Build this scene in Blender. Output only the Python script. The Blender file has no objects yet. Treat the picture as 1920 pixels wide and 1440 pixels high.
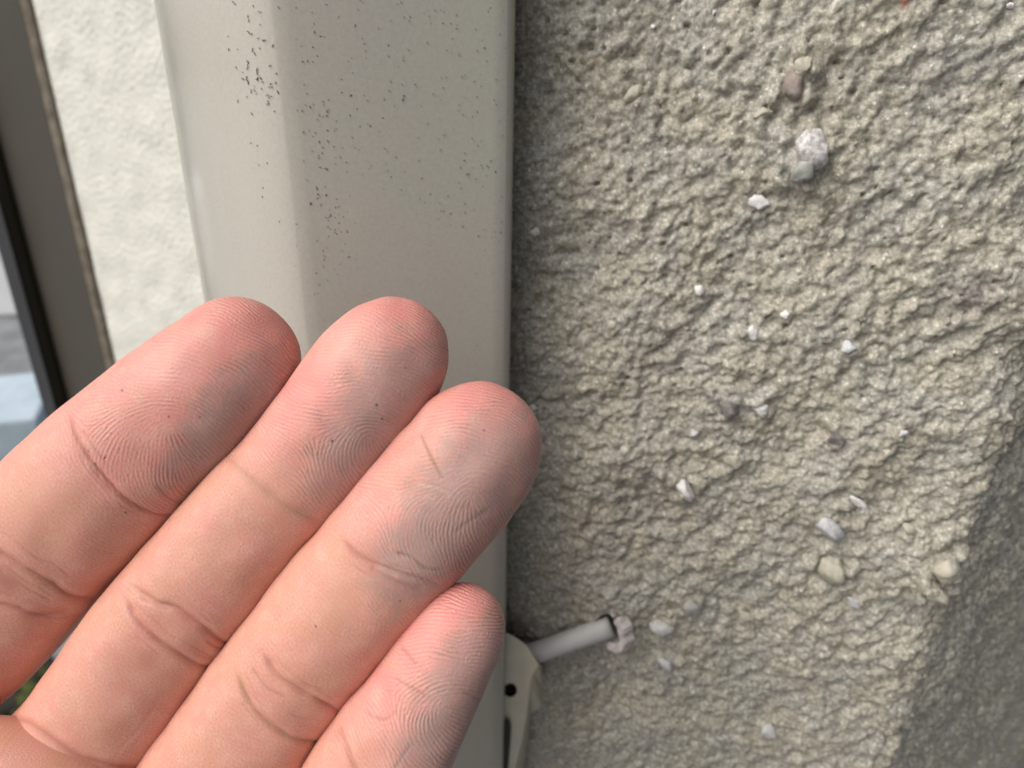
import bpy, bmesh, math, random
import numpy as np
from mathutils import Vector, Matrix, noise as mnoise

random.seed(7)
RNG = np.random.default_rng(11)
scene = bpy.context.scene
C = scene.collection

# ------------------------------------------------------------------ camera, sky, sun, exposure
H = 1.20                                   # eye height of the phone above the ground
F = 1331.0                                 # focal length in pixels of the 1920 px wide photograph
PITCH, ROLL = math.radians(24.1), 0.01683
fw = np.array([0, math.cos(PITCH), -math.sin(PITCH)])
r0 = np.array([1.0, 0, 0])
u0 = np.array([0, math.sin(PITCH), math.cos(PITCH)])
RT = math.cos(ROLL) * r0 + math.sin(ROLL) * u0
UP = -math.sin(ROLL) * r0 + math.cos(ROLL) * u0
CAM = np.array([0, 0, H])

cam_d = bpy.data.cameras.new("camera")
cam = bpy.data.objects.new("camera", cam_d)
C.objects.link(cam)
m = Matrix.Identity(4)
for i in range(3):
    m[i][0], m[i][1], m[i][2], m[i][3] = RT[i], UP[i], -fw[i], CAM[i]
cam.matrix_world = m
cam_d.sensor_width = 36.0
cam_d.lens = F / 1920 * 36.0
cam_d.clip_start, cam_d.clip_end = 0.005, 200
cam_d.dof.use_dof = True
cam_d.dof.focus_distance = 0.093
cam_d.dof.aperture_fstop = 27.0            # 1 mm wide pupil of a phone macro lens
cam_d.dof.aperture_blades = 0
scene.camera = cam

SUN_DIR = np.array([-0.57, -0.40, 0.73])
SUN_DIR /= np.linalg.norm(SUN_DIR)
world = bpy.data.worlds.new("World")
scene.world = world
world.use_nodes = True
nt = world.node_tree
bg = nt.nodes["Background"]
sky = nt.nodes.new("ShaderNodeTexSky")
sky.sky_type = 'NISHITA'
sky.sun_disc = False
sky.sun_elevation = math.asin(SUN_DIR[2])
sky.sun_rotation = math.atan2(SUN_DIR[0], SUN_DIR[1])
sky.air_density, sky.dust_density, sky.ozone_density = 1.0, 4.0, 1.0
hs = nt.nodes.new("ShaderNodeHueSaturation")
hs.inputs["Saturation"].default_value = 0.7
nt.links.new(sky.outputs[0], hs.inputs["Color"])
nt.links.new(hs.outputs[0], bg.inputs["Color"])
bg.inputs["Strength"].default_value = 0.080

sun_d = bpy.data.lights.new("sun", 'SUN')
sun_d.energy = 1.5
sun_d.angle = math.radians(60)
sun_d.color = (1.0, 0.975, 0.94)
sun = bpy.data.objects.new("sun", sun_d)
C.objects.link(sun)
sun.rotation_euler = Vector(SUN_DIR).to_track_quat('Z', 'Y').to_euler()

scene.view_settings.view_transform = 'Standard'
scene.view_settings.look = 'None'
scene.view_settings.gamma = 1.0
scene.view_settings.use_curve_mapping = False
scene.view_settings.exposure = 0.68
scene.cycles.use_denoising = True
scene.cycles.denoiser = 'OPENIMAGEDENOISE'
scene.cycles.max_bounces = 6

# ------------------------------------------------------------------ helpers
def ray(px, py):
    px, py = np.asarray(px, float), np.asarray(py, float)
    return fw + ((px - 960) / F)[..., None] * RT - ((py - 720) / F)[..., None] * UP

def at_depth(px, py, d):
    return CAM + np.asarray(d)[..., None] * ray(px, py)

def at_y(px, py, y):
    r = ray(px, py)
    return CAM + r * (y / r[..., 1])[..., None]

def on_ground(px, py, z=0.0):
    r = ray(px, py)
    return CAM + r * ((z - H) / r[..., 2])[..., None]

def project(P):
    q = P - CAM
    d = q @ fw
    return 960 + F * (q @ RT) / d, 720 - F * (q @ UP) / d, d

def sstep(a, b, x):
    t = np.clip((x - a) / (b - a), 0, 1)
    return t * t * (3 - 2 * t)

def tag(o, label=None, cat=None, group=None, kind=None):
    if label: o['label'] = label
    if cat: o['category'] = cat
    if group: o['group'] = group
    if kind: o['kind'] = kind
    return o

def link(name, me, mat=None, parent=None):
    o = bpy.data.objects.new(name, me)
    C.objects.link(o)
    if mat is not None and not me.materials:
        me.materials.append(mat)
    if parent is not None:
        o.parent = parent
    return o

def mesh_np(name, V, quads, tris=None, smooth=True):
    me = bpy.data.meshes.new(name)
    nv, nq = len(V), len(quads)
    ntri = 0 if tris is None else len(tris)
    me.vertices.add(nv)
    me.vertices.foreach_set("co", np.ascontiguousarray(V, np.float32).ravel())
    li = np.asarray(quads, np.int32).ravel()
    starts = np.arange(nq, dtype=np.int32) * 4
    tot = np.full(nq, 4, np.int32)
    if ntri:
        li = np.concatenate([li, np.asarray(tris, np.int32).ravel()])
        starts = np.concatenate([starts, nq * 4 + np.arange(ntri, dtype=np.int32) * 3])
        tot = np.concatenate([tot, np.full(ntri, 3, np.int32)])
    me.loops.add(len(li))
    me.loops.foreach_set("vertex_index", li)
    me.polygons.add(len(starts))
    me.polygons.foreach_set("loop_start", starts)
    me.polygons.foreach_set("loop_total", tot)
    me.polygons.foreach_set("use_smooth", np.full(len(starts), smooth))
    me.update()
    me.validate()
    return me

def set_color(me, name, col):
    a = me.color_attributes.new(name, 'FLOAT_COLOR', 'POINT')
    c4 = np.ones((len(col), 4), np.float32)
    c4[:, :3] = col
    a.data.foreach_set("color", c4.ravel())

def grid_quads(nu, nv):
    i = np.arange(nu - 1)[:, None] * nv + np.arange(nv - 1)[None, :]
    return np.stack([i, i + nv, i + nv + 1, i + 1], -1).reshape(-1, 4)

def grid_normals(P):
    du = np.gradient(P, axis=0)
    dv = np.gradient(P, axis=1)
    n = np.cross(du, dv)
    return n / (np.linalg.norm(n, axis=-1, keepdims=True) + 1e-15)

def band_noise(shape, step, lo, hi, rng, stretch=None):
    """Gaussian noise whose wavelengths lie between lo and hi (same unit as step); stretch=(angle, factor) draws it out along a direction."""
    n0, n1 = shape
    kx = np.fft.fftfreq(n0, step)[:, None]
    ky = np.fft.rfftfreq(n1, step)[None, :]
    if stretch:
        a, f = stretch
        ka = (kx * math.cos(a) + ky * math.sin(a)) * f
        kb = -kx * math.sin(a) + ky * math.cos(a)
        k = np.sqrt(ka * ka + kb * kb)
    else:
        k = np.sqrt(kx * kx + ky * ky)
    k = np.maximum(k, 1e-9)
    g = np.exp(-(hi and (1 / (k * hi)) ** 4)) * np.exp(-((k * lo) ** 4))
    s = np.fft.rfft2(rng.standard_normal(shape)) * g
    w = np.fft.irfft2(s, s=shape)
    return w / (w.std() + 1e-12)

def catmull(P, n=16):
    P = np.asarray(P, float)
    Q = np.vstack([2 * P[0] - P[1], P, 2 * P[-1] - P[-2]])
    out = []
    for i in range(1, len(Q) - 2):
        t = np.linspace(0, 1, n, endpoint=False)[:, None]
        a, b, c, d = Q[i - 1], Q[i], Q[i + 1], Q[i + 2]
        out.append(0.5 * (2 * b + (c - a) * t + (2 * a - 5 * b + 4 * c - d) * t ** 2 + (3 * b - a - 3 * c + d) * t ** 3))
    out.append(P[-1:])
    return np.vstack(out)

# ------------------------------------------------------------------ materials
def new_mat(name, color=(0.5, 0.5, 0.5), rough=0.5, spec=0.5, metallic=0.0):
    mt = bpy.data.materials.new(name)
    mt.use_nodes = True
    b = mt.node_tree.nodes["Principled BSDF"]
    b.inputs["Base Color"].default_value = (*color, 1)
    b.inputs["Roughness"].default_value = rough
    b.inputs["Specular IOR Level"].default_value = spec
    b.inputs["Metallic"].default_value = metallic
    return mt, mt.node_tree, b

def noise_node(nt, scale, detail=4, rough=0.55, coord='Object'):
    tc = nt.nodes.new("ShaderNodeTexCoord")
    n = nt.nodes.new("ShaderNodeTexNoise")
    n.inputs["Scale"].default_value = scale
    n.inputs["Detail"].default_value = detail
    n.inputs["Roughness"].default_value = rough
    nt.links.new(tc.outputs[coord], n.inputs["Vector"])
    return n

def ramp(nt, src, stops):
    r = nt.nodes.new("ShaderNodeValToRGB")
    el = r.color_ramp.elements
    while len(el) < len(stops):
        el.new(0.5)
    for e, (p, c) in zip(el, stops):
        e.position = p
        e.color = (*c, 1) if len(c) == 3 else c
    nt.links.new(src, r.inputs[0])
    return r

def bump(nt, b, src, strength, dist):
    bn = nt.nodes.new("ShaderNodeBump")
    bn.inputs["Strength"].default_value = strength
    bn.inputs["Distance"].default_value = dist
    nt.links.new(src, bn.inputs["Height"])
    nt.links.new(bn.outputs[0], b.inputs["Normal"])
    return bn

def mottled(name, c1, c2, scale, rough=0.6, spec=0.4, bstr=0.0, bdist=0.0005, bscale=None, detail=5):
    mt, t, b = new_mat(name, c1, rough, spec)
    n = noise_node(t, scale, detail)
    r = ramp(t, n.outputs["Fac"], [(0.32, c1), (0.68, c2)])
    t.links.new(r.outputs[0], b.inputs["Base Color"])
    if bstr:
        n2 = noise_node(t, bscale or scale * 4, 4)
        bump(t, b, n2.outputs["Fac"], bstr, bdist)
    return mt

# rough beige render: sandy colour from a vertex attribute, sparkling grains from the nodes
M_stucco, t, b = new_mat("rough_render", rough=0.75, spec=0.35)
va = t.nodes.new("ShaderNodeVertexColor"); va.layer_name = "tone"
ng = noise_node(t, 1500, 3, 0.6)
rg = ramp(t, ng.outputs["Fac"], [(0.30, (0.62, 0.60, 0.56)), (0.52, (0.98, 0.98, 0.97)), (0.72, (1.5, 1.5, 1.5))])
mx = t.nodes.new("ShaderNodeMix"); mx.data_type = 'RGBA'; mx.blend_type = 'MULTIPLY'
mx.inputs["Factor"].default_value = 1.0
t.links.new(va.outputs[0], mx.inputs["A"]); t.links.new(rg.outputs[0], mx.inputs["B"])
# single quartz grains: shiny, their glints also painted in as pale colour
tcv = t.nodes.new("ShaderNodeTexCoord"); vor = t.nodes.new("ShaderNodeTexVoronoi"); vor.inputs["Scale"].default_value = 1500
t.links.new(tcv.outputs["Object"], vor.inputs["Vector"])
sepc = t.nodes.new("ShaderNodeSeparateColor"); t.links.new(vor.outputs["Color"], sepc.inputs[0])
pick = ramp(t, sepc.outputs[0], [(0.92, (0, 0, 0)), (0.97, (1, 1, 1))])
near = ramp(t, vor.outputs["Distance"], [(0.30, (1, 1, 1)), (0.46, (0, 0, 0))])
gm = t.nodes.new("ShaderNodeMath"); gm.operation = 'MULTIPLY'
t.links.new(pick.outputs[0], gm.inputs[0]); t.links.new(near.outputs[0], gm.inputs[1])
mg = t.nodes.new("ShaderNodeMix"); mg.data_type = 'RGBA'; mg.inputs["B"].default_value = (0.68, 0.67, 0.62, 1)
t.links.new(gm.outputs[0], mg.inputs["Factor"]); t.links.new(mx.outputs["Result"], mg.inputs["A"])
t.links.new(mg.outputs["Result"], b.inputs["Base Color"])
rgh = t.nodes.new("ShaderNodeMapRange"); rgh.inputs["To Min"].default_value = 0.62; rgh.inputs["To Max"].default_value = 0.22
t.links.new(gm.outputs[0], rgh.inputs["Value"]); t.links.new(rgh.outputs[0], b.inputs["Roughness"])
nb = noise_node(t, 2300, 3, 0.6)
bump(t, b, nb.outputs["Fac"], 0.7, 0.00022)

M_plaster, t, b = new_mat("pale_render", rough=0.8, spec=0.3)
va = t.nodes.new("ShaderNodeVertexColor"); va.layer_name = "tone"
t.links.new(va.outputs[0], b.inputs["Base Color"])

# skin: colour attribute carries blood tone, dust and stains
M_skin, t, b = new_mat("skin", rough=0.44, spec=0.45)
va = t.nodes.new("ShaderNodeVertexColor"); va.layer_name = "skin_tone"
t.links.new(va.outputs[0], b.inputs["Base Color"])
b.inputs["Subsurface Weight"].default_value = 0.45
b.inputs["Subsurface Radius"].default_value = (1.0, 0.32, 0.18)
b.inputs["Subsurface Scale"].default_value = 0.0010
nb = noise_node(t, 5200, 3, 0.6)
bump(t, b, nb.outputs["Fac"], 0.9, 0.00007)

M_duct, t, b = new_mat("ivory_plastic", (0.50, 0.475, 0.415), 0.33, 0.5)
n1 = noise_node(t, 26, 3)
r1 = ramp(t, n1.outputs["Fac"], [(0.35, (0.500, 0.470, 0.415)), (0.65, (0.490, 0.485, 0.415))])
n2 = noise_node(t, 1700, 3, 0.7)
r2 = ramp(t, n2.outputs["Fac"], [(0.30, (0.86, 0.86, 0.86)), (0.60, (1.0, 1.0, 1.0))])
mx = t.nodes.new("ShaderNodeMix"); mx.data_type = 'RGBA'; mx.blend_type = 'MULTIPLY'; mx.inputs["Factor"].default_value = 0.7
t.links.new(r1.outputs[0], mx.inputs["A"]); t.links.new(r2.outputs[0], mx.inputs["B"])
t.links.new(mx.outputs["Result"], b.inputs["Base Color"])
n3 = noise_node(t, 60, 4)
rr = ramp(t, n3.outputs["Fac"], [(0.3, (0.15,) * 3), (0.7, (0.27,) * 3)])
t.links.new(rr.outputs[0], b.inputs["Roughness"])
n4 = noise_node(t, 900, 3)
bump(t, b, n4.outputs["Fac"], 0.10, 0.00008)

M_fleck = mottled("black_fleck", (0.030, 0.025, 0.021), (0.12, 0.10, 0.085), 900, 0.6, 0.3)
M_clip = mottled("beige_plastic", (0.68, 0.63, 0.50), (0.60, 0.56, 0.44), 160, 0.45, 0.4, 0.15, 0.0001, 1400)
M_cable = mottled("grey_cable_sheath", (0.56, 0.565, 0.55), (0.50, 0.505, 0.49), 120, 0.5, 0.4, 0.1, 0.0001, 1200)
M_ring = mottled("sealant", (0.72, 0.68, 0.64), (0.50, 0.46, 0.42), 400, 0.7, 0.3, 0.4, 0.0003, 1500)
M_frame = mottled("bronze_aluminium", (0.058, 0.052, 0.040), (0.050, 0.045, 0.034), 30, 0.5, 0.3)
M_frame_dark = mottled("black_gasket_slit", (0.014, 0.014, 0.016), (0.02, 0.02, 0.022), 40, 0.5, 0.4)
M_seam = mottled("sandy_sealant", (0.22, 0.19, 0.145), (0.12, 0.10, 0.075), 110, 0.8, 0.2, 0.8, 0.001, 500)
M_concrete = mottled("concrete", (0.30, 0.31, 0.31), (0.17, 0.18, 0.18), 7, 0.85, 0.2, 0.5, 0.01, 40)
M_block = mottled("blue_grey_concrete", (0.55, 0.64, 0.70), (0.42, 0.50, 0.54), 9, 0.8, 0.2, 0.3, 0.004, 60)
M_white = mottled("white_concrete", (0.80, 0.80, 0.79), (0.70, 0.70, 0.69), 5, 0.7, 0.3, 0.2, 0.004, 30)
M_moss = mottled("moss", (0.09, 0.105, 0.03), (0.025, 0.03, 0.015), 16, 0.9, 0.1, 0.8, 0.01, 90)
M_soil = mottled("dark_soil", (0.05, 0.045, 0.035), (0.02, 0.018, 0.015), 20, 0.9, 0.1, 0.8, 0.01, 90)
M_screw = mottled("steel", (0.45, 0.45, 0.44), (0.36, 0.36, 0.35), 300, 0.35, 0.5)
M_blocker = mottled("blocker_brown", (0.13, 0.115, 0.10), (0.10, 0.09, 0.08), 4, 0.7, 0.3)

# ------------------------------------------------------------------ setting: ground
def box(name, lo, hi, mat, parent=None, bevel=0.0, rz=0.0, loc=None):
    bm = bmesh.new()
    bmesh.ops.create_cube(bm, size=1.0)
    lo, hi = Vector(lo), Vector(hi)
    for v in bm.verts:
        v.co = Vector((lo[i] if v.co[i] < 0 else hi[i]) for i in range(3))
    if bevel:
        bmesh.ops.bevel(bm, geom=bm.edges[:], offset=bevel, segments=2, affect='EDGES', profile=0.5)
    me = bpy.data.meshes.new(name)
    bm.to_mesh(me); bm.free()
    o = link(name, me, mat, parent)
    o.rotation_euler.z = rz
    if loc is not None: o.location = loc
    return o

g = 30
gx = np.linspace(-40, 40, 41)
P = np.stack(np.meshgrid(gx, gx, indexing='ij') + [np.zeros((41, 41))], -1)
ground = link("ground", mesh_np("ground", P.reshape(-1, 3), grid_quads(41, 41)), M_concrete)
tag(ground, kind="structure")

blocker = box("light_blocker", (0.20, -0.25, 0), (4.5, 0, 3.0), M_blocker, bevel=0.01, loc=(0, -0.60, 0))  # unseen wall added behind the camera to cut sky light from front right
tag(blocker, "unseen brown wall added behind the camera to block light from the front", "wall")

# ------------------------------------------------------------------ the rough wall on the right (one rendered corner)
K = 0.24                                    # the wall recedes to the left
W0 = np.array([0.0, 0.1425]); WR = np.array([1.0, -K]) / math.hypot(1, K)
def wall_hit(px, py):
    r = ray(px, py)
    t = (W0[1]) / (r[..., 1] + K * r[..., 0])
    return CAM + r * t[..., None]
def wall_uv(px, py):
    p = wall_hit(np.asarray(px, float), np.asarray(py, float))
    return (p[..., 0] - W0[0]) / WR[0], p[..., 2]
corner = wall_hit(np.array(1745.0), np.array(1200.0))
uc = (corner[0] - W0[0]) / WR[0]
STEP = 0.00040
TURN = math.radians(50); RAD = 0.010
u_dense = np.arange(-0.040, uc + 0.160, STEP)
u_all = np.concatenate([np.linspace(-0.060, -0.041, 4), u_dense, uc + 0.160 + np.geomspace(0.003, 0.9, 22)])
v_dense = np.arange(H - 0.315, H + 0.035, STEP)
v_all = np.concatenate([np.linspace(-0.02, H - 0.325, 14), v_dense, H + 0.035 + np.geomspace(0.003, 1.5, 22)])
nu, nv = len(u_dense), len(v_dense)

# profile: straight, rounded corner, straight
arc = RAD * TURN
n_face = np.array([-K, -1.0]) / math.hypot(1, K)
u1 = uc - RAD * math.tan(TURN / 2)
def profile(u):
    p = np.zeros((len(u), 2)); n = np.zeros((len(u), 2))
    a0 = math.atan2(WR[1], WR[0])
    c = W0 + WR * u1 - n_face * RAD
    for i, x in enumerate(u):
        if x <= u1:
            p[i] = W0 + WR * x; n[i] = n_face
        else:
            a = min((x - u1) / RAD, TURN)
            cs, sn = math.cos(a), math.sin(a)
            n[i] = (n_face[0] * cs - n_face[1] * sn, n_face[0] * sn + n_face[1] * cs)
            p[i] = c + n[i] * RAD
            if x - u1 > arc:
                d = np.array([-n[i][1], n[i][0]])
                p[i] = p[i] + d * (x - u1 - arc)
    return p, n
pp, pn = profile(u_all)

rs = np.random.default_rng(3)
sh = (nu, nv)
big = band_noise(sh, STEP, 0.018, 0.06, rs)
def bumps(lo, hi, k=3):
    b_ = band_noise(sh, STEP, lo, hi, rs)
    for _ in range(k - 1): b_ = np.maximum(b_, band_noise(sh, STEP, lo, hi, rs))
    return (b_ - b_.mean()) / b_.std()
lump = band_noise(sh, STEP, 0.0034, 0.013, rs)
grain = bumps(0.0017, 0.0054, 3)
fine = bumps(0.0007, 0.0020, 2)
ang = math.radians(-38)
ridge = band_noise(sh, STEP, 0.0018, 0.0060, rs, (ang, 2.8))
mask_n = band_noise(sh, STEP, 0.02, 0.08, rs)
U2, V2 = np.meshgrid(u_dense, v_dense, indexing='ij')
down = sstep(H - 0.03, H - 0.16, V2)
side = sstep(0.0, 0.10, U2)
wr = np.clip(0.15 + 0.95 * down * (0.35 + 0.65 * side) + 0.2 * mask_n * 0.5, 0, 1.1)
ridge_s = np.where(ridge > 0, np.minimum(ridge, 1.3), ridge * 0.9)
grain_s = np.tanh(grain * 0.9)
hgt = (0.00060 * big + (0.00032 - 0.00008 * wr) * lump + (0.00036 - 0.00012 * wr) * grain_s + 0.000095 * fine + 0.00019 * wr * ridge_s)
pit = band_noise(sh, STEP, 0.0018, 0.004, rs)
hgt -= 0.0013 * sstep(1.8, 2.8, pit)
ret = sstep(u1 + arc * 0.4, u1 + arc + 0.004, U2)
hgt *= (1 - 0.08 * ret)
edge_wob = band_noise(sh, STEP, 0.006, 0.02, rs)
STONES = [
    (1488, 160, 38, 66, -12, 'pink', "pinkish brown elongated stone chip with a dark underside"),
    (1505, 122, 34, 30, -20, 'cream'),
    (1519, 278, 62, 64, 10, 'pitted', "largest white pitted stone chip standing proud of the wall"),
    (1497, 318, 40, 54, -25, 'grey', "grey green chip tucked under the large white one"),
    (1423, 379, 34, 27, 5, 'white', "small bright white angular chip"),
    (1412, 625, 21, 29, 5, 'white', "small smooth white oval grain"),
    (1587, 646, 27, 27, 0, 'blue', "round greyish white grain"),
    (1283, 912, 62, 28, -38, 'white', "white elongated chip lying diagonally"),
    (1556, 988, 58, 38, -38, 'blue', "blue grey rough chip above the cream lump"),
    (1562, 1066, 44, 74, 8, 'cream', "cream hanging lump of render"),
    (1768, 1060, 52, 66, -20, 'cream', "broken cream lump at the wall corner"),
    (1745, 1098, 56, 40, -40, 'cream'),
    (1604, 1126, 30, 18, -25, 'blue'),
    (1566, 822, 32, 26, -30, 'dark'),
    (1430, 765, 30, 24, 0, 'glass'),
    (1368, 756, 34, 30, 20, 'dark'),
    (1240, 1172, 40, 28, -5, 'glass', "clear quartz grain right of the cable hole"),
    (1252, 1236, 34, 24, -50, 'glass'),
    (1298, 1131, 30, 26, 10, 'grey'),
    (1445, 1370, 32, 32, 0, 'glass'),
    (1402, 1155, 36, 22, -20, 'cream'),
    (1692, 806, 20, 16, 0, 'blue'),
    (1375, 860, 36, 24, -20, 'cream'),
    (1302, 812, 16, 16, 0, 'blue'),
    (1313, 548, 18, 26, 20, 'white'),
    (1472, 585, 16, 16, 0, 'white'),
    (1000, 765, 18, 18, 0, 'white'),
    (1005, 434, 18, 18, 0, 'white'),
    (1605, 938, 44, 14, -38, 'white', "thin white squiggle of lime"),
    (1622, 958, 22, 12, -60, 'white'),
    (1338, 26, 7, 20, -25, 'white'),
    (1225, 50, 10, 10, 0, 'white'),
    (1893, 7, 14, 10, 0, 'white'),
    (1430, 212, 34, 18, 25, 'cream'),
    (1705, 990, 34, 22, -30, 'cream'),
    (1195, 175, 40, 26, 40, 'cream'),
]
for s in STONES:
    a_, b_ = wall_uv(s[0], s[1]); rad_ = 0.5 * math.sqrt(s[2] * s[3]) * 0.17 / F
    rr0 = np.hypot(U2 - a_, V2 - b_)
    hgt += 0.26 * rad_ * np.exp(-((rr0 - rad_ * 0.8) / (rad_ * 1.0)) ** 2) * np.clip(1 + 0.35 * lump, 0.3, 1.8)
near_edge = np.exp(-((U2 - (u1 + arc / 2)) / 0.006) ** 2)
hgt += near_edge * 0.0003 * edge_wob

# the drilled hole for the cable
HOLE = (1150.0, 1178.0)
hu, hv = wall_uv(*HOLE)
rr_ = np.hypot(U2 - hu, V2 - hv)
hgt = hgt * (0.3 + 0.7 * sstep(0.004, 0.007, rr_)) - 0.012 * sstep(0.0046, 0.0037, rr_)
fade = sstep(-0.040, -0.034, U2) * sstep(v_dense[0], v_dense[0] + 0.006, V2) * sstep(v_dense[-1], v_dense[-1] - 0.006, V2)
hgt *= fade

tone_n = band_noise(sh, STEP, 0.010, 0.05, rs)
tone_s = band_noise(sh, STEP, 0.0012, 0.004, rs)
base_c = np.array([0.425, 0.398, 0.325]); grey_c = np.array([0.405, 0.391, 0.340]); pale_c = np.array([0.52, 0.49, 0.40])
k1 = np.clip(0.5 + 0.35 * tone_n, 0, 1)[..., None]
tone = base_c * (1 - k1) + grey_c * k1
k2 = np.clip(0.28 * tone_s, -0.3, 0.5)[..., None]
tone = tone * (1 + 0.35 * k2)
k3 = (sstep(1.9, 2.6, band_noise(sh, STEP, 0.0011, 0.003, rs)))[..., None]
tone = tone * (1 - k3) + pale_c * 1.15 * k3
# shade of the return face painted into its tone, and dark stains
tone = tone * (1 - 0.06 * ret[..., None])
def uv_blob(px, py, r):
    a, b_ = wall_uv(px, py)
    return np.exp(-(((U2 - a) ** 2 + (V2 - b_) ** 2) / r ** 2))
for (px, py, r, k, col) in [(1822, 560, 0.0042, 0.6, (0.20, 0.17, 0.17)), (1790, 150, 0.004, 0.35, (0.22, 0.22, 0.22)), (1840, 130, 0.003, 0.4, (0.2, 0.2, 0.21)),
                            (1566, 830, 0.0022, 0.5, (0.2, 0.17, 0.17)), (1366, 756, 0.0022, 0.5, (0.22, 0.2, 0.2)), (1235, 640, 0.003, 0.5, (0.2, 0.19, 0.17)),
                            (1695, 6, 0.0006, 0.9, (0.30, 0.08, 0.04)), (1120, 118, 0.0004, 0.8, (0.35, 0.15, 0.06)), (1750, 1070, 0.0018, 0.8, (0.05, 0.04, 0.035)),
                            (1250, 90, 0.006, 0.25, (0.25, 0.24, 0.21)), (1550, 120, 0.004, 0.25, (0.25, 0.23, 0.2))]:
    w = (k * uv_blob(px, py, r) * np.clip(1 + 0.4 * grain, 0.2, 1.4))[..., None]
    w = np.clip(w, 0, 1)
    tone = tone * (1 - w) + np.array(col) * w

Hfull = np.zeros((len(u_all), len(v_all))); Tfull = np.tile(base_c, (len(u_all), len(v_all), 1)).astype(float)
iu, iv = 4, 14
Hfull[iu:iu + nu, iv:iv + nv] = hgt
Tfull[iu:iu + nu, iv:iv + nv] = tone
Pw = np.zeros((len(u_all), len(v_all), 3))
Pw[..., 0] = pp[:, None, 0] + pn[:, None, 0] * Hfull
Pw[..., 1] = pp[:, None, 1] + pn[:, None, 1] * Hfull
Pw[..., 2] = v_all[None, :]
me = mesh_np("rough_wall", Pw.reshape(-1, 3), grid_quads(len(u_all), len(v_all)))
set_color(me, "tone", Tfull.reshape(-1, 3))
wall = link("rough_wall", me, M_stucco)
tag(wall, "coarse beige sand-textured render wall with embedded pale stone chips and a worn corner", "wall")

def wall_point(px, py, lift=0.0):
    a, b_ = wall_uv(px, py)
    i = int(np.clip(round((a - u_dense[0]) / STEP), 0, nu - 1)); j = int(np.clip(round((b_ - v_dense[0]) / STEP), 0, nv - 1))
    h = hgt[max(0, i - 4):i + 5, max(0, j - 4):j + 5].mean() if rr_[i, j] > 0.006 else 0.0
    n3 = np.array([pn[iu + i][0], pn[iu + i][1], 0.0])
    p = np.array([pp[iu + i][0], pp[iu + i][1], v_dense[j]])
    return p + n3 * (h + lift), n3

# stone chips caught in the render
def chip_mat(name, c1, c2, spec=0.4, scale=700):
    return mottled(name, c1, c2, scale, 0.65, spec, 0.5, 0.0003, 1800)
CM = {'white': chip_mat("white_chip", (0.86, 0.85, 0.83), (0.72, 0.70, 0.67)),
      'pitted': chip_mat("pitted_chip", (0.80, 0.78, 0.77), (0.34, 0.31, 0.29), 0.4, 1300),
      'pink': chip_mat("brown_pink_chip", (0.40, 0.34, 0.30), (0.25, 0.21, 0.185)),
      'grey': chip_mat("grey_chip", (0.42, 0.43, 0.39), (0.32, 0.33, 0.30)),
      'blue': chip_mat("blue_grey_chip", (0.68, 0.685, 0.69), (0.43, 0.435, 0.445), 0.4, 1400),
      'cream': chip_mat("cream_chip", (0.56, 0.53, 0.43), (0.45, 0.42, 0.33)),
      'dark': chip_mat("dark_grey_chip", (0.27, 0.25, 0.235), (0.16, 0.148, 0.14)),
      'glass': chip_mat("quartz_chip", (0.62, 0.62, 0.60), (0.50, 0.50, 0.47), 0.8)}
def stone(px, py, w, h, rot, kind, label=None, lift=0.42, thick=0.75, seed=0):
    p, n = wall_point(px, py)
    _, _, d = project(p)
    w, h = 1.2 * w * d / F / 2, 1.2 * h * d / F / 2
    bm = bmesh.new()
    bmesh.ops.create_icosphere(bm, subdivisions=3, radius=1.0)
    r = random.Random(seed)
    planes = [(Vector((r.gauss(0, 1), r.gauss(0, 1), r.gauss(0, 1))).normalized(), r.uniform(0.45, 0.88)) for _ in range(13)]
    ph = [r.uniform(0, 6.28) for _ in range(6)]
    for v in bm.verts:
        c = v.co.copy()
        for pl, dd in planes:
            e = c.dot(pl) - dd
            if e > 0: c -= pl * e * 0.96
        c *= 1 + 0.05 * math.sin(5 * c.x + ph[0]) * math.sin(6 * c.y + ph[1]) + 0.03 * math.sin(13 * c.x + ph[2]) * math.sin(11 * c.z + ph[3])
        c += v.co * (0.16 * mnoise.noise(c * 3.1 + Vector((seed, 0, 0))) + 0.12 * mnoise.noise(c * 7.0 + Vector((0, seed, 0))))
        v.co = c
    T = np.array([-n[1], n[0], 0.0]); Z = np.array([0, 0, 1.0])
    a = math.radians(rot)
    ax = math.cos(a) * T + math.sin(a) * Z; ay = -math.sin(a) * T + math.cos(a) * Z
    tk = min(w, h) * thick
    mt = Matrix(((ax[0] * w, ay[0] * h, n[0] * tk, 0), (ax[1] * w, ay[1] * h, n[1] * tk, 0), (ax[2] * w, ay[2] * h, n[2] * tk, 0), (0, 0, 0, 1)))
    bm.transform(mt)
    bmesh.ops.recalc_face_normals(bm, faces=bm.faces[:])
    me = bpy.data.meshes.new("stone")
    bm.to_mesh(me); bm.free()
    for f in me.polygons: f.use_smooth = True
    o = link("stone", me, CM[kind], wall)
    o.location = p + n * tk * lift
    if label: o['label'] = label
for i, s in enumerate(STONES):
    stone(*s[:6], label=s[6] if len(s) > 6 else None, seed=i * 7 + 3)

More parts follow.
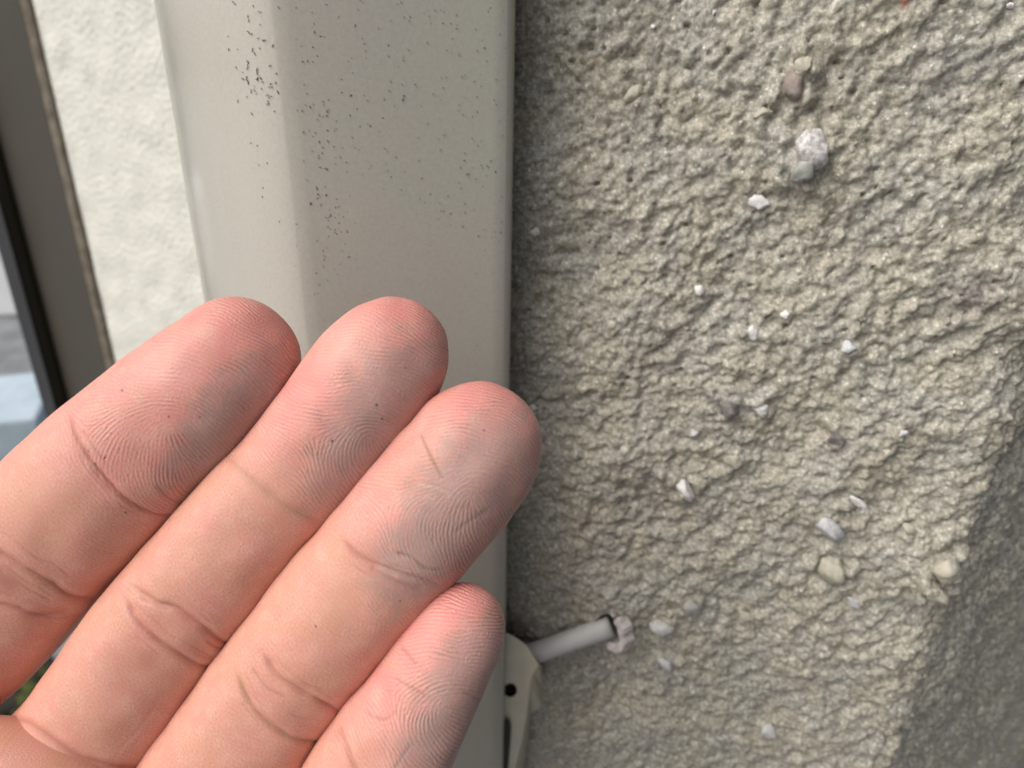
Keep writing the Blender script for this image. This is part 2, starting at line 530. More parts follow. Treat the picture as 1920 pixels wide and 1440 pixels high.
# ------------------------------------------------------------------ the pale wall beyond the duct and the window frame
def vline(px, yv):
    """x, y of a vertical line seen at column px of the photograph's top row and at horizontal distance yv"""
    p = at_y(np.array(float(px)), np.array(0.0), np.array(yv))
    return np.array([p[0], p[1]])
A = vline(60, 0.470); B = vline(520, 0.360)
L = np.linalg.norm(B - A); dirw = (B - A) / L; nrm = np.array([dirw[1], -dirw[0]])
if nrm @ A > 0: nrm = -nrm
ST = 0.0009
uu = np.arange(0, L, ST)
vv_d = np.arange(H - 0.42, H + 0.08, ST)
vv = np.concatenate([np.linspace(-0.02, H - 0.43, 10), vv_d, H + 0.08 + np.geomspace(0.004, 1.5, 16)])
hs_ = np.zeros((len(uu), len(vv)))
sh2 = (len(uu), len(vv_d))
n_a = np.maximum(band_noise(sh2, ST, 0.0036, 0.008, rs), band_noise(sh2, ST, 0.0036, 0.008, rs)); n_b = band_noise(sh2, ST, 0.002, 0.004, rs); n_c = band_noise(sh2, ST, 0.02, 0.06, rs)
h2 = 0.00026 * np.tanh(n_a - 0.4) + 0.00012 * n_b + 0.0003 * n_c
hs_[:, 10:10 + len(vv_d)] = h2 * sstep(0, 0.004, uu)[:, None]
Pp = np.zeros((len(uu), len(vv), 3))
base = A[None, :] + uu[:, None] * dirw[None, :]
Pp[..., 0] = base[:, None, 0] + nrm[0] * hs_
Pp[..., 1] = base[:, None, 1] + nrm[1] * hs_
Pp[..., 2] = vv[None, :]
me = mesh_np("pale_wall", Pp.reshape(-1, 3), grid_quads(len(uu), len(vv)))
tn = np.tile(np.array([0.64, 0.632, 0.565]), (len(uu), len(vv), 1))
tb = np.zeros((len(uu), len(vv))); tb[:, 10:10 + len(vv_d)] = band_noise(sh2, ST, 0.01, 0.05, rs)
tn *= (1 + 0.012 * tb[..., None])
set_color(me, "tone", tn.reshape(-1, 3))
pale = link("pale_wall", me, M_plaster)
tag(pale, "pale off-white textured render wall between the dark frame and the ivory duct", "wall")

def prism(name, pts, z0, z1, mat, parent=None, bevel=0.0, smooth=False):
    bm = bmesh.new()
    lo = [bm.verts.new((p[0], p[1], z0)) for p in pts]
    hi = [bm.verts.new((p[0], p[1], z1)) for p in pts]
    n = len(pts)
    for i in range(n):
        bm.faces.new((lo[i], lo[(i + 1) % n], hi[(i + 1) % n], hi[i]))
    bm.faces.new(lo[::-1]); bm.faces.new(hi)
    bmesh.ops.recalc_face_normals(bm, faces=bm.faces[:])
    if bevel:
        ed = [e for e in bm.edges if abs(e.verts[0].co.z - e.verts[1].co.z) > 0.01]
        bmesh.ops.bevel(bm, geom=ed, offset=bevel, segments=3, affect='EDGES', profile=0.5)
    me = bpy.data.meshes.new(name)
    bm.to_mesh(me); bm.free()
    for f in me.polygons: f.use_smooth = smooth
    return link(name, me, mat, parent)

# frame: bronze main bar, lighter stop and black gasket edge
fr = bpy.data.objects.new("window_frame", None); C.objects.link(fr)
fr.location = (A[0], A[1], 0)
tag(fr, "dark bronze aluminium frame bar with a black edge beside the pale wall", "frame")
def local(pts): return [np.array(p) - A for p in pts]
f1, f2, f3, f4 = vline(36, 0.474), vline(-72, 0.534), vline(-103, 0.524), vline(-136, 0.545)
prism("frame_bar", local([f1, f2, f2 + [0.004, 0.02], f1 + [0.03, 0.03]]), -0.0, H + 1.2, M_frame, fr, 0.0015)
prism("frame_stop", local([f2 + [-0.0006, -0.003], f3, f3 + [0.01, 0.03], f2 + [0.003, 0.018]]), -0.0, H + 1.2, M_frame, fr, 0.001)
prism("gasket", local([f3 + [-0.0006, -0.001], f4, f4 + [0.012, 0.03], f3 + [0.009, 0.028]]), -0.0, H + 1.2, M_frame_dark, fr, 0.001)
# crumbling seam of sealant
zz = np.arange(H - 0.45, H + 0.10, 0.0016)
rsx = np.random.default_rng(5)
wob = np.convolve(rsx.standard_normal(len(zz) + 8), np.ones(5) / 5, 'same')[4:-4]
wob2 = np.convolve(rsx.standard_normal(len(zz) + 8), np.ones(4) / 4, 'same')[4:-4]
s0, s1 = vline(33, 0.4715), vline(61, 0.4690)
sec = []
for k, tt in enumerate(np.linspace(0, 1, 7)):
    p = s0 + (s1 - s0) * tt
    bul = math.sin(math.pi * tt)
    q = np.zeros((len(zz), 3))
    q[:, 0] = p[0] + wob * 0.0006 * tt + 0.0004
    q[:, 1] = p[1] - 0.0016 * bul + wob2 * 0.0004 * bul + (0.006 if k in (0, 6) else 0)
    q[:, 2] = zz
    sec.append(q)
Ps = np.stack(sec)
seam = link("seam", mesh_np("seam", Ps.reshape(-1, 3), grid_quads(7, len(zz))), M_seam, fr)
seam.matrix_parent_inverse = Matrix.Translation(-fr.location)
seam['label'] = "crumbling brown seam of sealant along the frame"

# ------------------------------------------------------------------ yard seen past the frame
p = on_ground(np.array(20.0), np.array(868.0))
blk = box("concrete_block", (-0.55, 0.0, 0), (0, 0.42, 0.16), M_block, bevel=0.012, rz=math.radians(22), loc=(p[0] + 0.115, p[1] + 0.02, 0))
tag(blk, "pale blue-grey concrete block on the ground past the dark frame", "block")
p2 = on_ground(np.array(72.0), np.array(806.0))
bed = box("bed_shadow", (-0.10, -0.45, -0.05), (0.25, 0.55, 0.02), M_soil, bevel=0.01, loc=(p2[0], p2[1], 0), rz=math.radians(22))  # dark soil slab, also standing in for the shadow right of the block
tag(bed, kind="structure")
p = on_ground(np.array(20.0), np.array(592.0))
wb = box("white_planter", (-1.6, 0, 0), (0, 0.8, 0.5), M_white, bevel=0.02, rz=math.radians(10), loc=(p[0] + 0.12, p[1], 0))
tag(wb, "white concrete planter at the far end of the yard beyond the frame", "planter")
p1 = on_ground(np.array(45.0), np.array(1330.0))
strip = box("soil_bed", (-0.28, -0.30, -0.05), (0.9, 0.095, 0.012), M_soil, bevel=0.008, loc=(p1[0], p1[1], 0), rz=math.radians(-35))
tag(strip, kind="structure")
bm = bmesh.new()
rm = random.Random(4)
for _ in range(190):
    x, y = rm.uniform(-0.25, 0.5), rm.uniform(-0.27, 0.07)
    r = rm.uniform(0.008, 0.028)
    res = bmesh.ops.create_icosphere(bm, subdivisions=1, radius=r)
    for v in res['verts']:
        v.co = Vector((v.co.x * rm.uniform(0.8, 1.3) + x, v.co.y + y, v.co.z * 0.6 + 0.014))
me = bpy.data.meshes.new("moss"); bm.to_mesh(me); bm.free()
for f in me.polygons: f.use_smooth = True
moss = link("moss", me, M_moss)
moss.location = (p1[0], p1[1], 0); moss.rotation_euler.z = math.radians(-35)
tag(moss, "green moss clumps on the dark soil seen through the finger gap", "moss", kind="stuff")

# ------------------------------------------------------------------ ivory duct cover
YD = 0.1195
prof_px = [(967, 0.148), (967, 0.1308), (964, 0.1291), (958, 0.1281), (946, YD + 0.0078), (520, YD - 0.0002), (494, YD + 0.0002), (470, YD + 0.0011), (448, YD + 0.0024), (425, YD + 0.0041), (398, YD + 0.0070), (384, YD + 0.0088), (366, YD + 0.0104), (345, YD + 0.0136), (322, YD + 0.0185), (305, YD + 0.0250), (294, YD + 0.0330), (287, YD + 0.0420), (289, 0.170)]
duct_pts = np.array([vline(a, y) for a, y in prof_px])
def chaikin(P, n):
    for _ in range(n):
        Q = [P[0]]
        for a, b_ in zip(P[:-1], P[1:]):
            Q += [0.75 * a + 0.25 * b_, 0.25 * a + 0.75 * b_]
        P = np.array(Q + [P[-1]])
    return P
dp = chaikin(duct_pts, 2)
zs = np.concatenate([[H - 0.60], np.linspace(H - 0.32, H + 0.12, 60), [H + 0.9]])
P = np.zeros((len(dp), len(zs), 3)); P[..., 0] = dp[:, None, 0]; P[..., 1] = dp[:, None, 1]; P[..., 2] = zs[None, :]
# slight waviness of a moulded cover
P[..., 1] += 0.00008 * np.sin(zs[None, :] * 95 + 1.0) + 0.00006 * np.sin(P[..., 0] * 210 + zs[None, :] * 40)
inner = P[::-1].copy(); inner[..., 1] += 0.0016; inner[..., 0] += np.sign(dp[::-1, None, 0] + 0.02) * -0.0008
Pd = np.concatenate([P, inner], 0)
n_, m_ = Pd.shape[:2]
q = grid_quads(n_, m_)
wrap = np.stack([(n_ - 1) * m_ + np.arange(m_ - 1), np.arange(m_ - 1), np.arange(1, m_), (n_ - 1) * m_ + np.arange(1, m_)], -1)
duct = link("duct_cover", mesh_np("duct_cover", Pd.reshape(-1, 3), np.vstack([q, wrap])), M_duct)
tag(duct, "tall ivory plastic duct cover peppered with tiny dark flecks behind the fingers", "duct cover")

def duct_hit(px, py):
    """first point of the duct's skin met by the ray through a pixel, and the outward normal there"""
    r = ray(np.array(float(px)), np.array(float(py)))
    best = None
    o2, d2 = CAM[:2], r[:2]
    for a, b_ in zip(dp[:-1], dp[1:]):
        e = b_ - a
        den = d2[0] * e[1] - d2[1] * e[0]
        if abs(den) < 1e-12: continue
        w = a - o2
        tt = (w[0] * e[1] - w[1] * e[0]) / den
        s = (w[0] * d2[1] - w[1] * d2[0]) / den
        if tt > 0 and 0 <= s <= 1 and (best is None or tt < best[0]):
            n = np.array([e[1], -e[0]]); n /= np.linalg.norm(n)
            if n @ d2 > 0: n = -n
            best = (tt, n)
    if best is None: return None
    return CAM + r * best[0], np.array([best[1][0], best[1][1], 0.0])

# black curled flecks stuck to the cover: joined, too many and too small to pick apart
rf = random.Random(21)
fleck_list = []
def cluster(cx, cy, sx, sy, n, l0, l1, w0=1.2, w1=2.6):
    for _ in range(int(n * (1.0 if cx < 520 else 0.45))):
        fleck_list.append((rf.gauss(cx, sx), rf.gauss(cy, sy), rf.uniform(l0, l1) * rf.uniform(0.6, 1.0), rf.uniform(w0, w1)))
cluster(462, 90, 26, 45, 26, 4, 13, 1.2, 2.6)
cluster(488, 150, 20, 28, 26, 4, 15, 1.4, 3.4)
cluster(505, 185, 10, 10, 8, 4, 10)
cluster(582, 95, 14, 28, 18, 4, 9, 1.4, 2.8)
cluster(590, 215, 24, 30, 26, 3, 8)
cluster(640, 205, 30, 22, 22, 3, 8, 1.4, 3)
cluster(600, 270, 25, 25, 24, 3, 8)
cluster(610, 372, 25, 25, 30, 3, 9, 1.4, 3)
cluster(630, 425, 18, 14, 34, 3, 6, 1.4, 2.8)
cluster(640, 470, 22, 18, 24, 3, 7)
cluster(740, 110, 28, 60, 22, 3, 8)
cluster(880, 110, 40, 60, 46, 3, 6)
cluster(820, 330, 70, 80, 50, 2, 5)
cluster(900, 350, 35, 60, 34, 3, 6)
cluster(700, 520, 60, 25, 22, 3, 6)
for _ in range(190): fleck_list.append((rf.uniform(545, 945), rf.uniform(-20, 560), rf.uniform(2, 5), rf.uniform(0.9, 1.9)))
for _ in range(46): fleck_list.append((rf.uniform(560, 950), rf.uniform(560, 1430), rf.uniform(2, 4.5), rf.uniform(0.9, 1.7)))
for (a, b_) in [(470, 268), (482, 273), (485, 309), (501, 306), (493, 352), (492, 369), (524, 416), (441, 8)]: fleck_list.append((a, b_, 4, 2.6))
V, Q = [], []
for (px, py, ln, wd) in fleck_list:
    hit = duct_hit(px, py)
    if hit is None or px < 425: continue
    c, n = hit
    d = project(c)[2]
    ln, wd = 0.82 * ln * d / F, 0.66 * wd * d / F
    T = np.array([-n[1], n[0], 0.0]); Z = np.array([0, 0, 1.0])
    a = rf.gauss(math.pi / 2, 0.9) if rf.random() < 0.8 else rf.uniform(0, 3.14)
    ax = math.cos(a) * T + math.sin(a) * Z; ay = -math.sin(a) * T + math.cos(a) * Z
    bend = rf.uniform(-0.5, 0.5)
    b0 = len(V)
    ns = 5
    for i in range(ns):
        tt = i / (ns - 1) * 2 - 1
        wl = wd * (0.35 + 0.65 * math.sqrt(max(0, 1 - tt * tt))) * 0.5
        cc = c + ax * tt * ln / 2 + ay * bend * ln * (tt * tt - 0.4) * 0.6
        lift = 0.00002 + 0.00005 * (1 - tt * tt)
        V += [cc + ay * wl + n * 0.000001, cc + ay * wl * 0.5 + n * (lift + wd * 0.25), cc - ay * wl * 0.5 + n * (lift + wd * 0.25), cc - ay * wl + n * 0.000001]
    for i in range(ns - 1):
        for k in range(3):
            Q.append((b0 + i * 4 + k, b0 + i * 4 + k + 1, b0 + i * 4 + 4 + k + 1, b0 + i * 4 + 4 + k))
fl = link("dirt_specks", mesh_np("dirt_specks", np.array(V), np.array(Q)), M_fleck, duct)
fl['kind'] = "stuff"

# screw at the lower end of the cover
def disc_part(name, c, n, r, h, mat, parent, seg=28):
    bm = bmesh.new()
    res = bmesh.ops.create_cone(bm, cap_ends=True, segments=seg, radius1=r, radius2=r * 0.82, depth=h)
    bmesh.ops.translate(bm, verts=bm.verts[:], vec=(0, 0, h / 2))
    top = [f for f in bm.faces if f.normal.z > 0.9]
    rr2 = bmesh.ops.inset_region(bm, faces=top, thickness=r * 0.5)
    bmesh.ops.translate(bm, verts=list({v for f in top for v in f.verts}), vec=(0, 0, -h * 0.4))
    me = bpy.data.meshes.new(name); bm.to_mesh(me); bm.free()
    for f in me.polygons: f.use_smooth = False
    o = link(name, me, mat, parent)
    o.matrix_world = Matrix.Translation(Vector(c)) @ Vector(n).to_track_quat('Z', 'Y').to_matrix().to_4x4()
    return o
hit = duct_hit(903, 1460)
disc_part("screw", hit[0], hit[1], 0.0031, 0.0016, M_screw, duct)

# ------------------------------------------------------------------ cable clip, cable and the hole's rim
def pix(pts, y): return np.array([at_y(np.array(float(a)), np.array(float(b_)), np.array(y)) for a, b_ in pts])
front = [(925, 1176), (962, 1192), (988, 1210), (1011, 1247), (1000, 1262), (994, 1285), (990, 1325), (980, 1385), (968, 1430), (960, 1475), (930, 1475)]
back_ = [(925, 1176), (962, 1192), (990, 1210), (1019, 1250), (1019, 1290), (1018, 1326), (996, 1339), (990, 1390), (984, 1430), (980, 1478), (930, 1478)]
Pf, Pb = pix(front, 0.1318), pix(back_, 0.1395)
bm = bmesh.new()
vf = [bm.verts.new(p) for p in Pf]; vb = [bm.verts.new(p) for p in Pb]
n = len(vf)
bm.faces.new(vf)
bm.faces.new(vb[::-1])
for i in range(n): bm.faces.new((vf[i], vb[i], vb[(i + 1) % n], vf[(i + 1) % n]))
bmesh.ops.recalc_face_normals(bm, faces=bm.faces[:])
bmesh.ops.bevel(bm, geom=[e for e in bm.edges], offset=0.00028, segments=2, affect='EDGES', profile=0.5)
me = bpy.data.meshes.new("cable_clip"); bm.to_mesh(me); bm.free()
clip = link("cable_clip", me, M_clip)
tag(clip, "beige plastic clip with a round slot beside the lower duct edge", "cable clip")
# its slot is cut right through
hc = pix([(957, 1294)], 0.1355)[0]
bmc = bmesh.new()
bmesh.ops.create_cone(bmc, cap_ends=True, segments=24, radius1=0.00165, radius2=0.00165, depth=0.03)
mec = bpy.data.meshes.new("cutter"); bmc.to_mesh(mec); bmc.free()
cut = bpy.data.objects.new("cutter", mec); C.objects.link(cut)
rh = ray(np.array(957.0), np.array(1294.0)); 
cut.matrix_world = Matrix.Translation(Vector(hc)) @ Vector(rh).to_track_quat('Z', 'Y').to_matrix().to_4x4()
md = clip.modifiers.new("slot", 'BOOLEAN'); md.operation = 'DIFFERENCE'; md.solver = 'EXACT'; md.object = cut
dg = bpy.context.evaluated_depsgraph_get()
nm = bpy.data.meshes.new_from_object(clip.evaluated_get(dg))
clip.modifiers.clear(); clip.data = nm
bpy.data.objects.remove(cut)
# thin black sheet standing in for the shaded slit between clip and duct
slit_f = pix([(954, 1350), (957, 1362), (956, 1385), (949, 1475), (930, 1475), (930, 1350)], 0.1308)
slit_b = pix([(955, 1350), (958, 1362), (957, 1385), (950, 1475), (930, 1475), (930, 1350)], 0.1314)
bm = bmesh.new()
a_ = [bm.verts.new(p) for p in slit_f]; b2 = [bm.verts.new(p) for p in slit_b]
bm.faces.new(a_); bm.faces.new(b2[::-1])
for i in range(6): bm.faces.new((a_[i], b2[i], b2[(i + 1) % 6], a_[(i + 1) % 6]))
bmesh.ops.recalc_face_normals(bm, faces=bm.faces[:])
me = bpy.data.meshes.new("slit_shade"); bm.to_mesh(me); bm.free()
link("slit_shade", me, M_frame_dark, clip)

def tube(name, pts, rad, mat, seg=28, parent=None, cap=True):
    pts = np.asarray(pts, float)
    T = np.gradient(pts, axis=0); T /= np.linalg.norm(T, axis=1, keepdims=True)
    up = np.array([0.1, -0.3, 1.0])
    B_ = np.cross(T, up); B_ /= np.linalg.norm(B_, axis=1, keepdims=True)
    N_ = np.cross(B_, T)
    a = np.linspace(0, 2 * np.pi, seg, endpoint=False)
    rad = np.broadcast_to(rad, (len(pts),))
    R = pts[:, None, :] + rad[:, None, None] * (np.cos(a)[None, :, None] * B_[:, None, :] + np.sin(a)[None, :, None] * N_[:, None, :])
    n_, m_ = R.shape[:2]
    i = np.arange(n_ - 1)[:, None] * m_ + np.arange(m_)[None, :]
    j = np.arange(n_ - 1)[:, None] * m_ + (np.arange(m_)[None, :] + 1) % m_
    q = np.stack([i, j, j + m_, i + m_], -1).reshape(-1, 4)
    Vv = R.reshape(-1, 3)
    tr = None
    if cap:
        Vv = np.vstack([Vv, pts[0], pts[-1]])
        k = np.arange(m_)
        tr = np.vstack([np.stack([np.full(m_, n_ * m_), (k + 1) % m_, k], -1), np.stack([np.full(m_, n_ * m_ + 1), (n_ - 1) * m_ + k, (n_ - 1) * m_ + (k + 1) % m_], -1)])
    return link(name, mesh_np(name, Vv, q, tr), mat, parent)
hole_p = wall_hit(np.array(1150.0), np.array(1176.0)); wall_depth = project(hole_p)[2]
inside = hole_p - np.array([n_face[0], n_face[1], 0]) * 0.011 + np.array([0.004, 0.0, 0.001])
c0 = at_depth(np.array(940.0), np.array(1246.0), np.array(0.1825)); c1 = at_depth(np.array(1000.0), np.array(1228.0), np.array(0.1822))
cm = at_depth(np.array(1146.0), np.array(1174.0), wall_depth + 0.0004)
cd_ = (cm - c1) / np.linalg.norm(cm - c1)
path = np.linspace(c0, cm, 14)
cab = tube("cable", path, 0.00265, M_cable)
tag(cab, "short smooth grey cable running from the clip into the wall hole", "cable")

# rim of sealant round the hole: two broken pieces
n3 = np.array([n_face[0], n_face[1], 0.0]); T3 = np.array([WR[0], WR[1], 0.0]); Z3 = np.array([0, 0, 1.0])
rim = bpy.data.objects.new("hole_rim", None); C.objects.link(rim)
hp = np.array([W0[0] + WR[0] * hu, W0[1] + WR[1] * hu, float(hv)])
rim.location = hp
tag(rim, "cracked pinkish white sealant rim round the cable hole", "rim")
def rim_piece(a0, a1, rin, rout, dep, seed):
    """a broken length of flat collar, set askew round the cable"""
    ax = (n3 * 0.75 - T3 * 0.66); ax /= np.linalg.norm(ax)
    e2 = Z3 - ax * (Z3 @ ax); e2 /= np.linalg.norm(e2)
    e1 = np.cross(e2, ax)
    if e1 @ T3 < 0: e1 = -e1
    ns = 34
    a = np.linspace(math.radians(a0), math.radians(a1), ns)
    rg_ = np.random.default_rng(seed)
    def wv(k): return np.convolve(rg_.standard_normal(ns + 4), np.ones(3) / 3, 'same')[2:-2] * k
    w1, w2, w3 = wv(0.00030), wv(0.00022), wv(0.00020)
    rings = []
    for (r_, z_) in [(rin, -dep), (rin, dep * 0.7), (rin + 0.0003, dep), (rout - 0.0003, dep), (rout, dep * 0.6), (rout, -dep)]:
        rr_k = r_ + (w1 if r_ > (rin + rout) / 2 else w2); zz_k = z_ + w3 * (1 if z_ > 0 else 0)
        rings.append((rr_k * np.cos(a))[:, None] * e1 + (rr_k * np.sin(a))[:, None] * e2 + zz_k[:, None] * ax if np.ndim(zz_k) else 0)
    Pg = np.stack(rings, 1)
    V, q, tr = closed_tube_mesh(Pg)
    me = mesh_np("rim_piece", V, q, tr, smooth=False)
    bm = bmesh.new(); bm.from_mesh(me); bmesh.ops.recalc_face_normals(bm, faces=bm.faces[:]); bm.to_mesh(me); bm.free()
    o = link("rim_piece", me, M_ring, rim)
    return o
RIMS = [(-95, 70, 0.0037, 0.0058, 0.0016, 1), (80, 160, 0.0041, 0.0056, 0.0010, 2)]

# ------------------------------------------------------------------ the hand
def fingerprint(nx, ny, step, theta, period, rng, iters=7, nb=16):
    """ridge pattern that follows the orientation field theta: oriented band-pass filters applied again and again to noise"""
    px_, py_ = nx + 40, ny + 40
    w = rng.standard_normal((px_, py_))
    kx = np.fft.fftfreq(px_, step)[:, None]; ky = np.fft.rfftfreq(py_, step)[None, :]
    th = np.pad(theta, ((20, 20), (20, 20)), mode='edge')
    bins = np.round(th / (math.pi / nb)).astype(int) % nb
    f0 = 1.0 / period
    filt = []
    for k in range(nb):
        a = k * math.pi / nb + math.pi / 2
        cx, cy = math.cos(a), math.sin(a)
        kp = kx * cx + ky * cy; kq = -kx * cy + ky * cx
        s1, s2 = 0.30 * f0, 0.17 * f0
        filt.append(np.exp(-((kp - f0) ** 2) / (2 * s1 ** 2) - kq ** 2 / (2 * s2 ** 2)) + np.exp(-((kp + f0) ** 2) / (2 * s1 ** 2) - kq ** 2 / (2 * s2 ** 2)))
    for it in range(iters):
        Fw = np.fft.rfft2(w)
        out = np.zeros_like(w)
        for k in range(nb):
            msk = bins == k
            if msk.any():
                out[msk] = np.fft.irfft2(Fw * filt[k], s=w.shape)[msk]
        w = np.tanh(2.2 * out / (out.std() + 1e-9))
    return w[20:-20, 20:-20]

def sample(img, fx, fy):
    fx = np.clip(fx, 0, img.shape[0] - 1.001); fy = np.clip(fy, 0, img.shape[1] - 1.001)
    i, j = fx.astype(int), fy.astype(int); a, b_ = fx - i, fy - j
    return img[i, j] * (1 - a) * (1 - b_) + img[i + 1, j] * a * (1 - b_) + img[i, j + 1] * (1 - a) * b_ + img[i + 1, j + 1] * a * b_

def poly_dist(px, py, pts):
    """distance in photograph pixels from projected vertices to a drawn crease, and how far along it"""
    pts = catmull(np.array(pts, float), 6) if len(pts) > 2 else np.array(pts, float)
    best = np.full(px.shape, 1e9); along = np.zeros(px.shape)
    n = len(pts) - 1
    for i in range(n):
        a, b_ = pts[i], pts[i + 1]
        e = b_ - a; l2 = e @ e + 1e-9
        tt = np.clip(((px - a[0]) * e[0] + (py - a[1]) * e[1]) / l2, 0, 1)
        d = np.hypot(px - a[0] - tt * e[0], py - a[1] - tt * e[1])
        m_ = d < best
        best[m_] = d[m_]; along[m_] = ((i + tt) / n)[m_]
    return best, along

SKIN = np.array([0.690, 0.338, 0.268]); PINK = np.array([0.720, 0.262, 0.235]); YEL = np.array([0.645, 0.340, 0.228]); PALE = np.array([0.76, 0.47, 0.39])
DUST = np.array([0.390, 0.290, 0.260]); GRIME = np.array([0.15, 0.09, 0.075])

def closed_tube_mesh(Pg, tip=None, name="t"):
    """closed mesh from a grid of rings (rings along axis 0); first ring capped, last ring closed to tip"""
    n_, m_ = Pg.shape[:2]
    i = np.arange(n_ - 1)[:, None] * m_ + np.arange(m_)[None, :]
    j = np.arange(n_ - 1)[:, None] * m_ + (np.arange(m_)[None, :] + 1) % m_
    q = np.stack([i, i + m_, j + m_, j], -1).reshape(-1, 4)
    c0_ = Pg[0].mean(0); c1_ = tip if tip is not None else Pg[-1].mean(0)
    V = np.vstack([Pg.reshape(-1, 3), c0_, c1_])
    k = np.arange(m_)
    tr = np.vstack([np.stack([np.full(m_, n_ * m_), k, (k + 1) % m_], -1), np.stack([np.full(m_, n_ * m_ + 1), (n_ - 1) * m_ + (k + 1) % m_, (n_ - 1) * m_ + k], -1)])
    return V, q, tr

def build_finger(name, st, cap, feat, seed, nfront=230, sstp=0.00014, bf=0.86, bb=0.80, infl=1.03, plain=False):
    """st: stations (px, py, half width px, depth m) from the base; cap: (px, py, half width, length px, direction, power)"""
    rng = np.random.default_rng(seed)
    cxp, cyp, chw, cR, cdir, cn = cap[:6]
    dcap = st[-1][3] if len(st[0]) > 3 else 0.09
    S = [list(s) for s in st] + [[cxp, cyp, chw, cap[6] if len(cap) > 6 else dcap]]
    dense = catmull(S, 24)
    P3 = at_depth(dense[:, 0], dense[:, 1], dense[:, 3])
    seg = np.r_[0, np.cumsum(np.linalg.norm(np.diff(P3, axis=0), axis=1))]
    n_s = int(seg[-1] / (sstp if not plain else 0.002))
    s = np.linspace(0, seg[-1], max(n_s, 8))
    ctr = np.stack([np.interp(s, seg, P3[:, k]) for k in range(3)], -1)
    hw = np.interp(s, seg, dense[:, 2] * dense[:, 3] / F)
    scl = np.ones(len(s))
    # the tip: straight on along cdir, superelliptic profile
    cd = np.array(cdir, float); cd /= np.linalg.norm(cd)
    dT = S[-1][3] + (cap[7] if len(cap) > 7 else 0.0)
    tipp = at_depth(np.array(cxp + cd[0] * cR), np.array(cyp + cd[1] * cR), np.array(dT))
    na = 120 if not plain else 14
    al = np.linspace(0, math.pi / 2, na + 1)[1:-1]
    f_s = np.sin(al) ** (2 / cn); f_w = np.cos(al) ** (2 / cn)
    f_s = np.concatenate([f_s, [1 - 2e-4]]); f_w = np.concatenate([f_w, [0.02]])
    if f_w[-2] < 0.02: f_w[-1] = f_w[-2] * 0.5
    ctr = np.vstack([ctr, ctr[-1] + (tipp - ctr[-1]) * f_s[:, None]])
    hw = np.concatenate([hw, np.full(len(f_s), hw[-1])]); scl = np.concatenate([scl, f_w])
    T = np.gradient(ctr, axis=0)
    ker = np.ones(41) / 41 if not plain else np.ones(3) / 3
    kp = len(ker) // 2
    T = np.stack([np.convolve(np.pad(T[:, k] / (np.linalg.norm(T, axis=1) + 1e-12), kp, mode='edge'), ker, 'valid') for k in range(3)], -1)
    T /= np.linalg.norm(T, axis=1, keepdims=True)
    view = CAM - ctr; view /= np.linalg.norm(view, axis=1, keepdims=True)
    N = view - (view * T).sum(1, keepdims=True) * T; N /= np.linalg.norm(N, axis=1, keepdims=True)
    Bv = np.cross(N, T)                                    # across the finger
    if (Bv[len(Bv) // 2] @ RT) < 0: Bv = -Bv               # towards lower right
    # ring angles: dense on the palm side
    if plain:
        ph = np.linspace(0, 2 * np.pi, 40, endpoint=False)
    else:
        ph = np.concatenate([np.linspace(-0.25, np.pi + 0.25, nfront), np.linspace(np.pi + 0.25, 2 * np.pi - 0.25, 34)[1:-1]])
    co, si = np.cos(ph), np.sin(ph)
    ex = 2 / 2.25
    cx_ = np.sign(co) * np.abs(co) ** ex; sx_ = np.sign(si) * np.abs(si) ** ex
    a = hw * scl * infl
    bfr = hw * scl ** 0.9 * bf; bbk = hw * scl * bb
    bsel = np.where(si[None, :] > 0, bfr[:, None], bbk[:, None])
    Pg = ctr[:, None, :] + (a[:, None] * cx_[None, :])[..., None] * Bv[:, None, :] + (bsel * sx_[None, :])[..., None] * N[:, None, :]
    if plain:
        V, q, tr = closed_tube_mesh(Pg, tipp)
        col = np.tile(SKIN, (len(V), 1))
        return V, q, tr, col
    # ---- skin relief and colour
    wrapP = np.concatenate([Pg[:, -1:], Pg, Pg[:, :1]], 1)
    nrm_ = np.cross(np.gradient(wrapP, axis=0), np.gradient(wrapP, axis=1))[:, 1:-1]
    nrm_ /= np.linalg.norm(nrm_, axis=-1, keepdims=True) + 1e-15
    outw = Pg - ctr[:, None, :]
    if (nrm_ * outw).sum(-1).mean() < 0: nrm_ = -nrm_
    kf = int(np.argmin(np.abs(ph - np.pi / 2)))
    mer = Pg[:, kf]
    sm = np.r_[0, np.cumsum(np.linalg.norm(np.diff(mer, axis=0), axis=1))]
    ym = (sm[-1] - sm) * 1000                               # mm from the tip along the palm side
    ringd = np.linalg.norm(np.diff(Pg, axis=1), axis=-1)
    xm = np.concatenate([np.zeros((len(ctr), 1)), np.cumsum(ringd, axis=1)], 1)
    xm = -(xm - xm[:, kf:kf + 1]) * 1000                    # mm, + towards lower right
    if (Bv[0] @ (Pg[0, 0] - ctr[0])) < 0: xm = -xm
    X = xm; Y = np.broadcast_to(ym[:, None], X.shape)
    front = sstep(-0.25, 0.25, si)[None, :] * np.ones_like(X)
    ppx, ppy, _ = project(Pg.reshape(-1, 3)); ppx = ppx.reshape(X.shape); ppy = ppy.reshape(X.shape)
    fsel = (si > 0.1)[None, :] * np.ones_like(X, bool)
    def locate(q_):
        d = np.where(fsel, np.hypot(ppx - q_[0], ppy - q_[1]), 1e9)
        i = np.unravel_index(np.argmin(d), d.shape)
        return X[i], Y[i]
    cxm, cym = locate(feat['core'])
    st_ = 0.1
    nx, ny = 300, int(min(ym[0], 80) / st_) + 2
    gx = (np.arange(nx) - nx / 2) * st_; gy = np.arange(ny) * st_
    GX, GY = np.meshgrid(gx, gy, indexing='ij')
